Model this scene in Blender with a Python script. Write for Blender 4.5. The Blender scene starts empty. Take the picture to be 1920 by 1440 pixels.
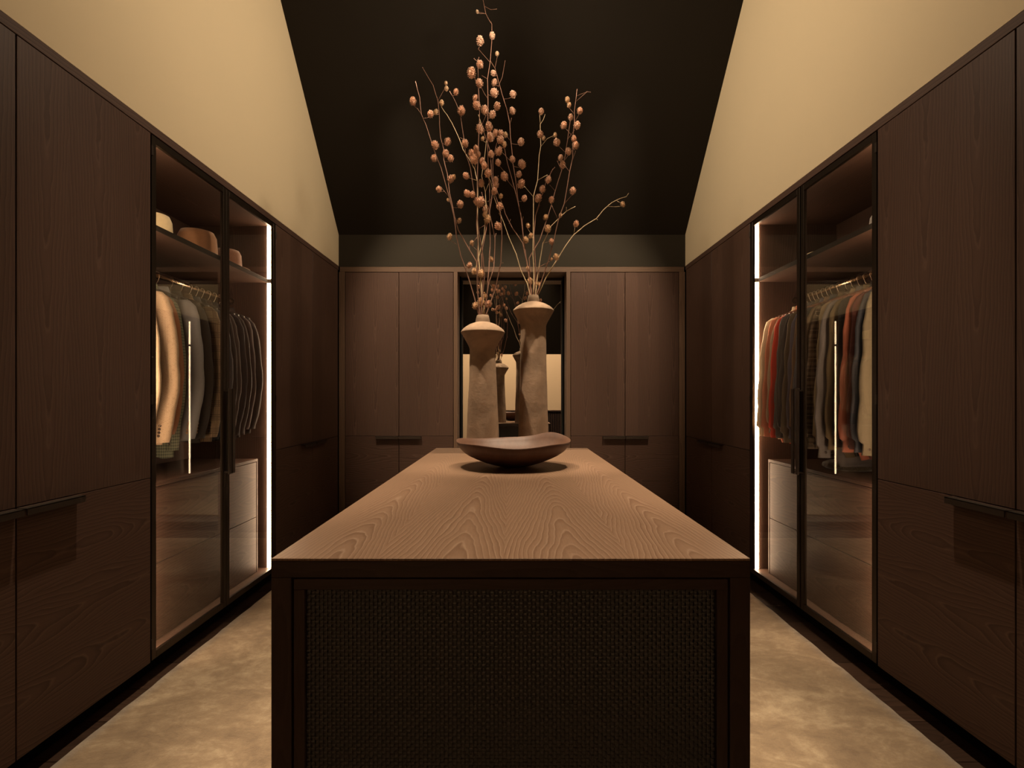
import bpy, bmesh, math, random
from mathutils import Vector, Matrix
R = random.Random(7)
sc = bpy.context.scene
COL = sc.collection
PI = math.pi

# ------------------------------------------------------------------ camera
EYE = 1.30; F = 907.0; W = 1.65; D = 4.605
cam_d = bpy.data.cameras.new('camera'); cam = bpy.data.objects.new('camera', cam_d)
COL.objects.link(cam)
cam.location = (0, 0, EYE); cam.rotation_euler = (PI/2, 0, 0)
cam_d.sensor_width = 36; cam_d.lens = F/1920*36; cam_d.shift_y = 25/1920
cam_d.clip_start = 0.02; cam_d.clip_end = 60
sc.camera = cam
# ------------------------------------------------------------------ world + colour
wd = bpy.data.worlds.new('world'); sc.world = wd; wd.use_nodes = True
wd.node_tree.nodes['Background'].inputs[0].default_value = (0.9, 0.75, 0.6, 1)
wd.node_tree.nodes['Background'].inputs[1].default_value = 0.0
sc.view_settings.view_transform = 'Standard'
sc.view_settings.look = 'None'
sc.view_settings.gamma = 1
sc.view_settings.use_curve_mapping = False
sc.view_settings.exposure = 0.0
WARM = (1.0, 0.80, 0.57)
LED_COL = (1.0, 0.70, 0.45)
LED_STR = 40.0
def spot(name, loc, target, power, size=70, blend=0.6, radius=0.04, col=WARM):
    l = bpy.data.lights.new(name, 'SPOT'); l.energy = power; l.color = col
    l.spot_size = math.radians(size); l.spot_blend = blend; l.shadow_soft_size = radius
    o = bpy.data.objects.new(name, l); COL.objects.link(o); o.location = loc
    o.rotation_euler = (Vector(target)-Vector(loc)).to_track_quat('-Z', 'Y').to_euler()
    return o
# (position, target, watts, cone) of the downlights under the ridge and added fill spots
SPOTS = [((-0.95, 2.50, 4.70), (-0.15, 2.95, 1.2), 760, 30),
         ((0.85, 2.50, 4.75), (0.13, 3.00, 1.2), 760, 30),
         ((-0.35, 1.50, 5.20), (-0.08, 1.60, 0.95), 500, 32),
         ((0.35, 1.50, 5.20), (0.08, 1.60, 0.95), 500, 32),
         ((0.0, 0.8, 4.60), (0.1, -1.5, 1.7), 800, 70),  # added unseen spot, bounces frontal fill off the rear wall
         ((-1.15, 2.75, 4.45), (-0.55, 4.6, 1.80), 520, 42),
         ((1.15, 2.75, 4.45), (0.55, 4.6, 1.80), 520, 42),
         ((-1.02, 1.9, 4.85), (-1.12, 1.9, 0.0), 640, 28),  # added spot to brighten the rug in the left aisle
         ((1.02, 1.9, 4.85), (1.12, 1.9, 0.0), 640, 28),  # its added twin for the right aisle rug
         ((0.75, 2.55, 3.85), (-1.65, 2.95, 3.40), 225, 105),  # unseen wall washer, set just out of frame to even the left wall
         ((-0.75, 2.55, 3.85), (1.65, 2.95, 3.40), 225, 105)]  # matching unseen washer for the right wall
for i, (a, b, p, s) in enumerate(SPOTS):
    spot('spot_lamp', a, b, p, s, blend=1.0 if s > 100 else 0.7, radius=0.12 if s > 100 else 0.035)

# ------------------------------------------------------------------ node helpers
class NT:
    def __init__(s, name):
        s.m = bpy.data.materials.new(name); s.m.use_nodes = True
        s.t = s.m.node_tree; s.n = s.t.nodes; s.n.clear()
        s.out = s.n.new('ShaderNodeOutputMaterial')
    def new(s, typ, **kw):
        n = s.n.new('ShaderNode'+typ)
        for k, v in kw.items(): setattr(n, k, v)
        return n
    def put(s, sock, v):
        if isinstance(v, bpy.types.NodeSocket): s.t.links.new(v, sock)
        elif isinstance(v, (tuple, list)) and len(v) == 3 and sock.type == 'RGBA': sock.default_value = (*v, 1)
        else: sock.default_value = v
    def math(s, op, a, b=0.0, c=0.0):
        n = s.new('Math', operation=op)
        for i, x in enumerate((a, b, c)): s.put(n.inputs[i], x)
        return n.outputs[0]
    def mix(s, f, a, b, mode='MIX'):
        n = s.new('Mix', data_type='RGBA', blend_type=mode)
        s.put(n.inputs[0], f); s.put(n.inputs[6], a); s.put(n.inputs[7], b)
        return n.outputs[2]
    def noise(s, vec, scale, detail=3, rough=0.5, dist=0.0):
        n = s.new('TexNoise'); s.put(n.inputs['Vector'], vec)
        n.inputs['Scale'].default_value = scale; n.inputs['Detail'].default_value = detail
        n.inputs['Roughness'].default_value = rough; n.inputs['Distortion'].default_value = dist
        return n.outputs[0]
    def comb(s, x, y, z=0.0):
        n = s.new('CombineXYZ')
        for i, v in enumerate((x, y, z)): s.put(n.inputs[i], v)
        return n.outputs[0]
    def ramp(s, f, stops):
        n = s.new('ValToRGB'); s.put(n.inputs[0], f); e = n.color_ramp.elements
        while len(e) < len(stops): e.new(0.5)
        for el, (p, c) in zip(e, stops):
            el.position = p; el.color = (*c, 1) if len(c) == 3 else c
        return n.outputs[0]
    def bsdf(s, col, rough=0.5, metal=0.0, spec=0.5, bump=None, bs=0.2, bd=0.002, sheen=0.0):
        p = s.new('BsdfPrincipled')
        s.put(p.inputs['Base Color'], col); s.put(p.inputs['Roughness'], rough)
        p.inputs['Metallic'].default_value = metal; p.inputs['Specular IOR Level'].default_value = spec
        if sheen: p.inputs['Sheen Weight'].default_value = sheen
        if bump is not None:
            b = s.new('Bump'); b.inputs['Strength'].default_value = bs; b.inputs['Distance'].default_value = bd
            s.put(b.inputs['Height'], bump); s.t.links.new(b.outputs[0], p.inputs['Normal'])
        s.t.links.new(p.outputs[0], s.out.inputs[0]); return s.m

def lin(r, g, b):
    f = lambda c: (c/255/12.92) if c <= 10 else ((c/255+0.055)/1.055)**2.4
    return (f(r), f(g), f(b))

def wood(name, dark, mid, light, lw=0.3, off=0.0, freq=95, b=0.13, c=0.03, sign=1, contrast=1.0, rough=0.45, leafvar=0.25, spec=0.25, low_=0.16, vs_=1.3, bump_=0.12):
    t = NT(name)
    uv = t.new('UVMap'); sp = t.new('SeparateXYZ'); t.put(sp.inputs[0], uv.outputs[0])
    u, v = sp.outputs[0], sp.outputs[1]
    uu = t.math('DIVIDE', t.math('ADD', u, off), lw)
    leaf = t.math('FLOOR', uu)
    lu = t.math('MULTIPLY', t.math('SUBTRACT', t.math('SUBTRACT', uu, leaf), 0.5), lw)
    wn = t.new('TexWhiteNoise', noise_dimensions='1D'); t.put(wn.inputs['W'], t.math('ADD', leaf, 3.7))
    rnd = wn.outputs[0]
    wn2 = t.new('TexWhiteNoise', noise_dimensions='1D'); t.put(wn2.inputs['W'], t.math('ADD', leaf, 31.3))
    rnd2 = wn2.outputs[0]
    lu = t.math('ADD', lu, t.math('MULTIPLY', t.math('SUBTRACT', rnd2, 0.5), lw*0.35))
    vs = t.math('ADD', v, t.math('MULTIPLY', rnd, 7.0))
    low = t.noise(t.comb(t.math('MULTIPLY', u, 4.0), t.math('MULTIPLY', vs, vs_), t.math('MULTIPLY', leaf, 5.1)), 1.0, 2)
    midn = t.noise(t.comb(t.math('MULTIPLY', u, 22.0), t.math('MULTIPLY', vs, 9.0), leaf), 1.0, 2)
    g = t.math('SQRT', t.math('ADD', t.math('MULTIPLY', lu, lu), c*c))
    g = t.math('SUBTRACT', g, t.math('MULTIPLY', vs, -b*sign))
    g = t.math('ADD', g, t.math('MULTIPLY', low, low_))
    g = t.math('ADD', g, t.math('MULTIPLY', midn, 0.012))
    ring = t.math('FRACT', t.math('MULTIPLY', g, freq))
    band = t.noise(t.comb(t.math('MULTIPLY', g, 22.0), 0.0, leaf), 1.0, 1)
    fib = t.noise(t.comb(t.math('MULTIPLY', u, 420.0), t.math('MULTIPLY', v, 9.0), 0.0), 1.0, 3, 0.6)
    rc = t.ramp(ring, [(0.0, mid), (0.35, tuple(m*0.95 for m in mid)), (0.72, dark), (0.86, light), (1.0, mid)])
    amt = t.math('MULTIPLY', t.math('MULTIPLY', t.math('ADD', band, 0.15), 0.95), contrast)
    col = t.mix(amt, mid, rc)
    col = t.mix(t.math('MULTIPLY', t.math('SUBTRACT', fib, 0.35), 0.9), col, tuple(x*0.55 for x in mid))
    lf = t.math('ADD', 1.0-leafvar/2, t.math('MULTIPLY', rnd2, leafvar))
    col = t.mix(1.0, col, t.comb(lf, lf, lf), 'MULTIPLY')
    h = t.math('ADD', t.math('MULTIPLY', ring, 0.5), fib)
    return t.bsdf(col, rough, 0, spec, h, bump_, 0.0006)

def plain(name, col, rough=0.5, metal=0.0, spec=0.5, var=0.0, scale=20.0, bs=0.0, bd=0.002, sheen=0.0):
    t = NT(name)
    tc = t.new('TexCoord').outputs['Object']
    n = t.noise(tc, scale, 4, 0.6)
    c = t.mix(n, tuple(x*(1-var) for x in col), tuple(min(1, x*(1+var)) for x in col)) if var else col
    return t.bsdf(c, rough, metal, spec, n if bs else None, bs, bd, sheen)

def emit(name, col, strength):
    t = NT(name); e = t.new('Emission'); t.put(e.inputs[0], col); e.inputs[1].default_value = strength
    t.t.links.new(e.outputs[0], t.out.inputs[0]); return t.m

MAT = {}
WD, WM, WL = (0.036, 0.0185, 0.0125), (0.080, 0.044, 0.031), (0.122, 0.072, 0.052)
MAT['front_v'] = wood('walnut_veneer_upright', WD, WM, WL, lw=0.2, freq=85, b=0.030, c=0.026, sign=-1, contrast=0.8, low_=0.07, vs_=0.45, rough=0.42)
MAT['front_h'] = wood('walnut_veneer_level', WD, WM, WL, lw=0.24, off=0.1, freq=70, b=0.075, c=0.03, contrast=0.95, rough=0.5, spec=0.15)
MAT['top'] = wood('walnut_worktop_veneer', (0.125, 0.066, 0.038), (0.212, 0.128, 0.080), (0.31, 0.205, 0.138), lw=0.275, off=0.293, freq=92, b=0.12, c=0.030, sign=1, contrast=1.15, low_=0.08, rough=0.38, leafvar=0.30)
MAT['inside'] = wood('walnut_inner_veneer', WD, WM, WL, lw=0.3, freq=80, b=0.035, c=0.03, contrast=0.9, rough=0.6, low_=0.08, vs_=0.5, bump_=0.01)
MAT['dark_wood'] = wood('dark_island_wood', (0.022, 0.0125, 0.0095), (0.046, 0.0265, 0.0205), (0.060, 0.036, 0.029), lw=0.2, freq=80, b=0.05, c=0.03, contrast=0.6, rough=0.4)
MAT['solid'] = wood('solid_walnut_frame', (0.05, 0.027, 0.016), (0.125, 0.074, 0.046), (0.165, 0.10, 0.066), lw=0.3, freq=60, b=0.03, c=0.03, contrast=0.6, rough=0.5, low_=0.06, vs_=0.5)
MAT['bronze'] = plain('dark_bronze_metal', (0.035, 0.024, 0.016), 0.38, 0.75, 0.5, 0.1)
MAT['handle'] = plain('dark_bronze_pull', (0.045, 0.032, 0.023), 0.42, 0.6, 0.5, 0.1)
MAT['black'] = plain('black_recess', (0.004, 0.0035, 0.003), 0.9, 0, 0.08)
MAT['edge'] = plain('dark_shelf_edge', (0.020, 0.015, 0.011), 0.6, 0, 0.25)
MAT['wall'] = plain('warm_plaster', (0.56, 0.455, 0.30), 0.9, 0, 0.2, 0.03, 1.5, 0.03, 0.001)
MAT['olive'] = plain('olive_plaster', (0.0235, 0.0185, 0.0118), 0.85, 0, 0.2, 0.05, 3.0)
MAT['ceiling'] = plain('dark_ceiling_paint', (0.0165, 0.013, 0.0095), 0.9, 0, 0.1, 0.05, 3.0)
MAT['rear'] = plain('beige_rear_plaster', (0.62, 0.45, 0.29), 0.9, 0, 0.2, 0.03, 1.5)
MAT['steel'] = plain('polished_warm_steel', (0.75, 0.58, 0.42), 0.22, 1.0)
MAT['hook'] = plain('hook_steel', (0.60, 0.48, 0.36), 0.3, 1.0)
MAT['black_plastic'] = plain('black_hanger', (0.012, 0.010, 0.009), 0.45)
MAT['red_wood'] = plain('cedar_hanger', (0.15, 0.062, 0.036), 0.45, 0, 0.5, 0.2, 30)
MAT['led'] = emit('led_diffuser', LED_COL, LED_STR)
MAT['lens'] = emit('lamp_lens', WARM, 6.0)

def m_glass():
    t = NT('smoked_clear_glass')
    ge = t.new('NewGeometry'); dp = t.new('VectorMath', operation='DOT_PRODUCT')
    t.put(dp.inputs[0], ge.outputs['Incoming']); t.put(dp.inputs[1], ge.outputs['Normal'])
    c = t.math('SUBTRACT', 1.0, t.math('ABSOLUTE', dp.outputs['Value']))
    f = t.math('ADD', 0.045, t.math('MULTIPLY', t.math('POWER', c, 5.0), 0.75))
    tr = t.new('BsdfTransparent'); tr.inputs[0].default_value = (0.95, 0.935, 0.91, 1)
    gl = t.new('BsdfGlossy'); gl.inputs['Roughness'].default_value = 0.0; gl.inputs[0].default_value = (1, 1, 1, 1)
    mx = t.new('MixShader'); t.t.links.new(f, mx.inputs[0])
    t.t.links.new(tr.outputs[0], mx.inputs[1]); t.t.links.new(gl.outputs[0], mx.inputs[2])
    t.t.links.new(mx.outputs[0], t.out.inputs[0]); return t.m
MAT['glass'] = m_glass()
def m_mirror():
    t = NT('mirror_silver'); g = t.new('BsdfGlossy'); g.inputs[0].default_value = (0.86, 0.84, 0.80, 1)
    g.inputs['Roughness'].default_value = 0.0
    t.t.links.new(g.outputs[0], t.out.inputs[0]); return t.m
MAT['mirror'] = m_mirror()
def m_rug():
    t = NT('wool_silk_rug'); tc = t.new('TexCoord').outputs['Object']
    mp = t.new('Mapping'); t.put(mp.inputs[0], tc); mp.inputs['Scale'].default_value = (1.0, 1.5, 1); mp.inputs['Rotation'].default_value = (0, 0, 0.5)
    a = t.noise(mp.outputs[0], 3.0, 8, 0.70, 0.8); b = t.noise(mp.outputs[0], 16, 6, 0.75, 0.4); f = t.noise(tc, 170, 4, 0.75)
    m = t.math('ADD', t.math('MULTIPLY', a, 0.62), t.math('MULTIPLY', b, 0.38))
    col = t.ramp(m, [(0.36, (0.22, 0.145, 0.085)), (0.50, (0.37, 0.255, 0.15)), (0.64, (0.62, 0.47, 0.30))])  # directional pile sheen painted in as lighter and darker mottling
    col = t.mix(t.math('MULTIPLY', f, 0.5), col, (0.13, 0.088, 0.052))
    h = t.math('ADD', t.math('MULTIPLY', f, 1.0), t.math('MULTIPLY', b, 1.2))
    return t.bsdf(col, 0.85, 0, 0.2, h, 0.7, 0.006, sheen=0.3)
MAT['rug'] = m_rug()
def m_clay(name, col):
    t = NT(name); tc = t.new('TexCoord').outputs['Object']
    a = t.noise(tc, 5, 4, 0.6, 0.4); b = t.noise(tc, 60, 4, 0.65)
    mp = t.new('Mapping'); t.put(mp.inputs[0], tc); mp.inputs['Scale'].default_value = (12, 12, 70)
    c = t.noise(mp.outputs[0], 1.0, 3, 0.6, 1.5)
    pv = t.new('TexVoronoi'); t.put(pv.inputs[0], tc); pv.inputs['Scale'].default_value = 17
    pit = t.math('LESS_THAN', pv.outputs[0], 0.10)
    cc = t.mix(t.ramp(a, [(0.38, (0, 0, 0)), (0.6, (1, 1, 1))]), tuple(x*0.66 for x in col), col)
    h = t.math('ADD', t.math('ADD', t.math('MULTIPLY', a, 2.2), t.math('MULTIPLY', b, 0.45)), t.math('ADD', t.math('MULTIPLY', c, 0.22), t.math('MULTIPLY', pit, 0.3)))
    return t.bsdf(cc, 0.92, 0, 0.2, h, 0.5, 0.006)
MAT['clay'] = m_clay('rough_clay', (0.285, 0.192, 0.128))
MAT['clay_neck'] = m_clay('raw_clay_neck', (0.22, 0.148, 0.098))
MAT['stem_brown'] = plain('rosy_twig', (0.21, 0.105, 0.068), 0.7, 0, 0.3, 0.3, 60)
MAT['stem_pale'] = plain('pale_twig', (0.48, 0.35, 0.21), 0.7, 0, 0.3, 0.25, 60)
MAT['seed'] = plain('dried_seed_head', (0.62, 0.40, 0.29), 0.85, 0, 0.2, 0.35, 130)
MAT['seed_pale'] = plain('pale_seed_head', (0.68, 0.49, 0.33), 0.85, 0, 0.2, 0.35, 130)
def m_bowl():
    t = NT('dark_carved_wood'); tc = t.new('TexCoord').outputs['Object']
    mp = t.new('Mapping'); t.put(mp.inputs[0], tc); mp.inputs['Scale'].default_value = (60, 7, 30)
    a = t.noise(mp.outputs[0], 1.0, 4, 0.6, 0.8); b = t.noise(tc, 6, 3, 0.6)
    col = t.mix(t.math('MULTIPLY', t.math('ADD', a, b), 0.5), (0.022, 0.010, 0.006), (0.125, 0.060, 0.035))
    return t.bsdf(col, 0.5, 0, 0.3, a, 0.15, 0.001)
MAT['bowl'] = m_bowl()
def m_leather():
    t = NT('woven_dark_leather'); tc = t.new('TexCoord').outputs['Object']
    mp = t.new('Mapping'); t.put(mp.inputs[0], tc); mp.inputs['Scale'].default_value = (3, 3, 0.6)
    n = t.noise(mp.outputs[0], 4, 3, 0.6); g = t.noise(tc, 300, 2)
    return t.bsdf(t.mix(n, (0.0035, 0.0028, 0.0024), (0.013, 0.0062, 0.0052)), 0.36, 0, 0.6, g, 0.1, 0.0005)
MAT['leather'] = m_leather()
def m_floor():
    return wood('dark_floor_oak', (0.014, 0.0075, 0.0048), (0.042, 0.0225, 0.0145), (0.060, 0.034, 0.023), lw=0.215, off=1.5, freq=60, b=0.05, c=0.05, contrast=0.9, rough=0.38, leafvar=0.5)
MAT['plank'] = m_floor()

def cloth(name, col, kind='plain', col2=None, col3=None, p=0.03):
    t = NT(name); tc = t.new('TexCoord').outputs['Object']
    s = t.new('SeparateXYZ'); t.put(s.inputs[0], tc)
    x, z = t.math('ADD', s.outputs[0], s.outputs[1]), s.outputs[2]
    n = t.noise(tc, 260, 3, 0.7)
    c = t.mix(t.math('MULTIPLY', n, 0.7), col, tuple(q*0.55 for q in col))
    def line(q, period, width, ph=0.0):
        return t.math('LESS_THAN', t.math('FRACT', t.math('ADD', t.math('DIVIDE', q, period), ph)), width)
    if kind == 'check':
        a, b = line(x, p, 0.5), line(z, p, 0.5)
        c = t.mix(t.math('MULTIPLY', t.math('ADD', a, b), 0.45), c, col2)
    elif kind == 'window':
        a, b = line(x, p, 0.08), line(z, p, 0.06)
        c = t.mix(t.math('MULTIPLY', t.math('MAXIMUM', a, b), 0.55), c, col2)
    elif kind == 'glen':
        a, b = line(x, p/8, 0.4), line(z, p/8, 0.4)
        A, B = line(x, p, 0.5), line(z, p, 0.5)
        f = t.math('MAXIMUM', t.math('MULTIPLY', a, A), t.math('MULTIPLY', b, B))
        c = t.mix(t.math('MULTIPLY', f, 0.75), c, col2)
    elif kind == 'tweed':
        zz = t.math('PINGPONG', x, 0.010)
        a = line(t.math('ADD', z, zz), 0.009, 0.5)
        c = t.mix(t.math('MULTIPLY', a, 0.4), c, col2)
        sp = t.math('GREATER_THAN', t.noise(tc, 110, 2, 0.8), 0.60)
        c = t.mix(t.math('MULTIPLY', sp, 0.5), c, col2)
    elif kind == 'plaid':
        a, b = line(x, p, 0.35), line(z, p*1.2, 0.35)
        c = t.mix(t.math('MULTIPLY', t.math('ADD', a, b), 0.4), c, col2)
        c = t.mix(t.math('MULTIPLY', t.math('MAXIMUM', line(x, p, 0.06, 0.3), line(z, p*1.2, 0.05, 0.3)), 0.8), c, col3 or col2)
    return t.bsdf(c, 0.9, 0, 0.15, n, 0.25, 0.0008, sheen=0.04)

# ------------------------------------------------------------------ mesh helpers
class MB:
    def __init__(s): s.v = []; s.f = []; s.uv = []; s.sm = []
    def face(s, idx, uvs=None, smooth=False):
        s.f.append(tuple(idx)); s.uv.append(uvs or [(0, 0)]*len(idx)); s.sm.append(smooth)
    def box(s, x0, x1, y0, y1, z0, z1, grain='z'):
        if x0 > x1: x0, x1 = x1, x0
        if y0 > y1: y0, y1 = y1, y0
        if z0 > z1: z0, z1 = z1, z0
        b = len(s.v)
        P = [(x0, y0, z0), (x1, y0, z0), (x1, y1, z0), (x0, y1, z0), (x0, y0, z1), (x1, y0, z1), (x1, y1, z1), (x0, y1, z1)]
        s.v += P
        gi = 'xyz'.index(grain)
        for q, ax in (((0, 3, 2, 1), 2), ((4, 5, 6, 7), 2), ((0, 1, 5, 4), 1), ((2, 3, 7, 6), 1), ((1, 2, 6, 5), 0), ((3, 0, 4, 7), 0)):
            oth = [i for i in range(3) if i != ax and i != gi]
            ui = oth[0]
            vi = gi if gi != ax else [i for i in range(3) if i != ax][1]
            s.face([b+i for i in q], [(P[i][ui], P[i][vi]) for i in q])
        return s
    def prism(s, pts, x0, x1):
        """extrude a (y,z) outline between x0 and x1"""
        b = len(s.v); n = len(pts)
        if x0 > x1: x0, x1 = x1, x0
        s.v += [(x0, y, z) for y, z in pts]+[(x1, y, z) for y, z in pts]
        s.face([b+i for i in range(n)], [pts[i] for i in range(n)])
        s.face([b+n+i for i in reversed(range(n))], [pts[i] for i in reversed(range(n))])
        for i in range(n):
            j = (i+1) % n
            s.face([b+j, b+i, b+n+i, b+n+j], [(0, 0), (.1, 0), (.1, .1), (0, .1)])
        return s
    def loft(s, rings, closed=True, cap=True, smooth=True):
        b = len(s.v); n = len(rings[0])
        for r in rings: s.v += [tuple(p) for p in r]
        for k in range(len(rings)-1):
            for i in range(n if closed else n-1):
                j = (i+1) % n
                s.face([b+k*n+i, b+k*n+j, b+(k+1)*n+j, b+(k+1)*n+i],
                       [(i/n, k/len(rings)), ((i+1)/n, k/len(rings)), ((i+1)/n, (k+1)/len(rings)), (i/n, (k+1)/len(rings))], smooth)
        if cap and closed:
            s.face([b+i for i in reversed(range(n))], None, False)
            s.face([b+(len(rings)-1)*n+i for i in range(n)], None, False)
        return s
    def tube(s, pts, rad, n=6, cap=True):
        pts = [Vector(p) for p in pts]
        if not hasattr(rad, '__len__'): rad = [rad]*len(pts)
        rings = []
        ref = Vector((0.13, 0.97, 0.21)).normalized()
        for k, p in enumerate(pts):
            t = (pts[min(k+1, len(pts)-1)]-pts[max(k-1, 0)])
            if t.length < 1e-9: t = Vector((0, 0, 1))
            t.normalize()
            a = t.cross(ref)
            if a.length < 0.05: a = t.cross(Vector((1, 0, 0)))
            a.normalize(); c = t.cross(a)
            rings.append([p+(a*math.cos(2*PI*i/n)+c*math.sin(2*PI*i/n))*rad[k] for i in range(n)])
        return s.loft(rings, cap=cap)
    def lathe(s, prof, n=48, cap=False, fn=None):
        rings = []
        for k, (r, z) in enumerate(prof):
            ring = []
            for i in range(n):
                a = 2*PI*i/n; rr, zz = (r, z) if fn is None else fn(r, z, a)
                ring.append((rr*math.cos(a), rr*math.sin(a), zz))
            rings.append(ring)
        return s.loft(rings, cap=cap)

def mesh(name, mb, mat, org=(0, 0, 0)):
    me = bpy.data.meshes.new(name)
    o = org
    me.from_pydata([(x-o[0], y-o[1], z-o[2]) for x, y, z in mb.v], [], mb.f)
    uvl = me.uv_layers.new(name='UVMap')
    flat = [c for f in mb.uv for p in f for c in p]
    uvl.data.foreach_set('uv', flat)
    me.polygons.foreach_set('use_smooth', mb.sm)
    me.materials.append(mat); me.update()
    return me

def link(name, me, parent=None, loc=(0, 0, 0), rot=(0, 0, 0)):
    o = bpy.data.objects.new(name, me); COL.objects.link(o)
    if parent: o.parent = parent
    o.location = loc; o.rotation_euler = rot
    return o

def root_of(p):
    while p.parent: p = p.parent
    return p
def part(name, mb, mat, parent, bevel=0.0, label=None, local=False):
    """a part; mb is in world coordinates unless local"""
    org = (0, 0, 0) if local else tuple(root_of(parent).location)
    o = link(name, mesh(name, mb, MAT[mat] if isinstance(mat, str) else mat, org), parent)
    if bevel:
        m = o.modifiers.new('bevel', 'BEVEL'); m.width = bevel; m.segments = 1; m.limit_method = 'ANGLE'
    if label: o['label'] = label
    return o
def thing(name, label, cat, loc=(0, 0, 0), group=None, rot=(0, 0, 0)):
    o = bpy.data.objects.new(name, None); COL.objects.link(o); o.location = loc; o.rotation_euler = rot
    o.empty_display_size = 0.05
    o['label'] = label; o['category'] = cat
    if group: o['group'] = group
    return o
def struct(name, mb, mat, label=None, bevel=0.0):
    o = link(name, mesh(name, mb, MAT[mat]))
    o['kind'] = 'structure'
    if label: o['label'] = label
    o['category'] = name.split('_')[0]
    if bevel:
        m = o.modifiers.new('bevel', 'BEVEL'); m.width = bevel; m.segments = 1; m.limit_method = 'ANGLE'
    return o

# ------------------------------------------------------------------ room shell
TRIM_T = 2.55; DOOR_T = 2.508; DOOR_B = 0.089; SPLIT = 0.932
EAVE = 2.848; PITCH = 1.11; RIDGE_Y = 1.80; RIDGE = EAVE+PITCH*(D-RIDGE_Y)
REAR = -1.5; EAVE_R = RIDGE-PITCH*(RIDGE_Y-REAR)
fl = struct('floor', MB().box(-2.4, 2.4, REAR-.1, 5.3, -0.06, -0.012), 'black', 'dark stained oak plank floor around the rug')
y = REAR
while y < 4.70:
    part('plank', MB().box(-2.3, 2.3, y+0.0012, y+0.2138, -0.012, 0.0, 'x'), 'plank', fl, 0.0015)
    y += 0.215
for s, nm, lab in ((-1, 'wall_left', 'warm beige plaster wall above the left cabinets'), (1, 'wall_right', 'warm beige plaster wall above the right cabinets')):
    struct(nm, MB().prism([(RIDGE_Y-(RIDGE-TRIM_T)/PITCH, TRIM_T), (D, TRIM_T), (D, EAVE), (RIDGE_Y, RIDGE)], s*W, s*(W+.12)), 'wall', lab)
struct('wall_far', MB().box(-W, W, D, D+.1, 2.544, EAVE).box(-2.4, 2.4, 5.21, 5.3, 0, 2.6), 'olive', 'dark olive plaster band above the far cabinets')
struct('wall_rear', MB().box(-2.4, 2.4, REAR-.1, REAR, 0, EAVE_R+.1), 'rear', 'beige plaster rear wall seen in the mirror')
th = 0.12
struct('ceiling', MB().prism([(D+.1, EAVE-PITCH*.1), (RIDGE_Y, RIDGE), (REAR-.1, EAVE_R-PITCH*.1), (REAR-.1, EAVE_R-PITCH*.1+th), (RIDGE_Y, RIDGE+th), (D+.1, EAVE-PITCH*.1+th)], -W-.12, W+.12), 'ceiling', 'steep black-brown pitched ceiling')
# wood panelling of the side walls behind the viewpoint
YN = {-1: 1.01, 1: 0.985}
for k, s in enumerate((-1, 1)):
    o = struct('trim_%d' % (k+1), MB().box(s*W, s*(W+.1), REAR, YN[s]-.004, 0, TRIM_T-.002), 'front_v', 'walnut wall panelling beside the viewpoint, %s side' % ('left' if s < 0 else 'right'))
    struct('trim_%d' % (k+3), MB().box(s*W, s*(W+.6), YN[s], D, DOOR_T+.003, TRIM_T-.001, 'y'), 'inside', 'walnut cornice strip along the top of the %s cabinets' % ('left' if s < 0 else 'right'), 0.001)
# far cornice and uprights
FT = 2.494
o = struct('trim_5', MB().box(-W+.01, W-.01, D+.001, D+.6, FT, 2.543, 'x'), 'solid', 'walnut cornice strip above the far cabinets', 0.001)

# ------------------------------------------------------------------ handles / plain cabinets
def pull(parent, p0, p1, out, h0, h1):
    """lip pull: level plate with a turned-down front; p0,p1 the plan line on the door, out the outward vector"""
    mb = MB()
    (ax, ay), (bx, by) = p0, p1; ox, oy = out
    e = 0.034
    mb.box(min(ax, bx, ax+ox*e), max(ax, bx, ax+ox*e), min(ay, by, ay+oy*e), max(ay, by, ay+oy*e), h1-.004, h1)
    f = e-.004
    mb.box(min(ax+ox*f, ax+ox*e, bx+ox*f), max(ax+ox*f, ax+ox*e, bx+ox*e) if ox == 0 or True else 0,
           min(ay+oy*f, ay+oy*e, by+oy*f), max(ay+oy*f, ay+oy*e, by+oy*e), h0, h1)
    return part('handle', mb, 'handle', parent, 0.0008)

def side_cabinet(s, y0, ym, y1, label, grp=None):
    r = thing('tall_cabinet', label, 'cabinet', (s*(W+.3), (y0+y1)/2, 0), grp)
    X = lambda a: s*(W+a)
    c = MB()
    c.box(X(.024), X(.6), y0, y0+.018, DOOR_B, DOOR_T).box(X(.024), X(.6), y1-.018, y1, DOOR_B, DOOR_T)
    c.box(X(.024), X(.6), y0+.018, y1-.018, DOOR_T-.018, DOOR_T, 'y').box(X(.024), X(.6), y0+.018, y1-.018, DOOR_B, DOOR_B+.018, 'y')
    c.box(X(.59), X(.6), y0+.018, y1-.018, DOOR_B+.018, DOOR_T-.018)
    part('carcass', c, 'inside', r)
    part('plinth', MB().box(X(.07), X(.09), y0, y1, 0, DOOR_B), 'black', r)
    g = .0025
    for a, b, end in ((y0, ym, 1), (ym, y1, 0)):
        part('door', MB().box(X(0), X(.021), a+g, b-g, SPLIT+.0015, DOOR_T-.001, 'z'), 'front_v', r, 0.001)
        d = part('door', MB().box(X(0), X(.021), a+g, b-g, DOOR_B, SPLIT-.0015, 'y'), 'front_h', r, 0.001)
        hs = (b-.225, b-.004) if end else (a+.004, a+.225)
        pull(d, (X(0), hs[0]), (X(0), hs[1]), (-s, 0), SPLIT-.027, SPLIT-.003)
    return r
side_cabinet(-1, 1.01, 1.61, 2.21, 'nearest tall walnut cabinet on the left wall, before the glass wardrobe')
side_cabinet(-1, 3.38, 4.008, 4.585, 'tall walnut cabinet on the left wall between glass wardrobe and far corner')
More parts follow.
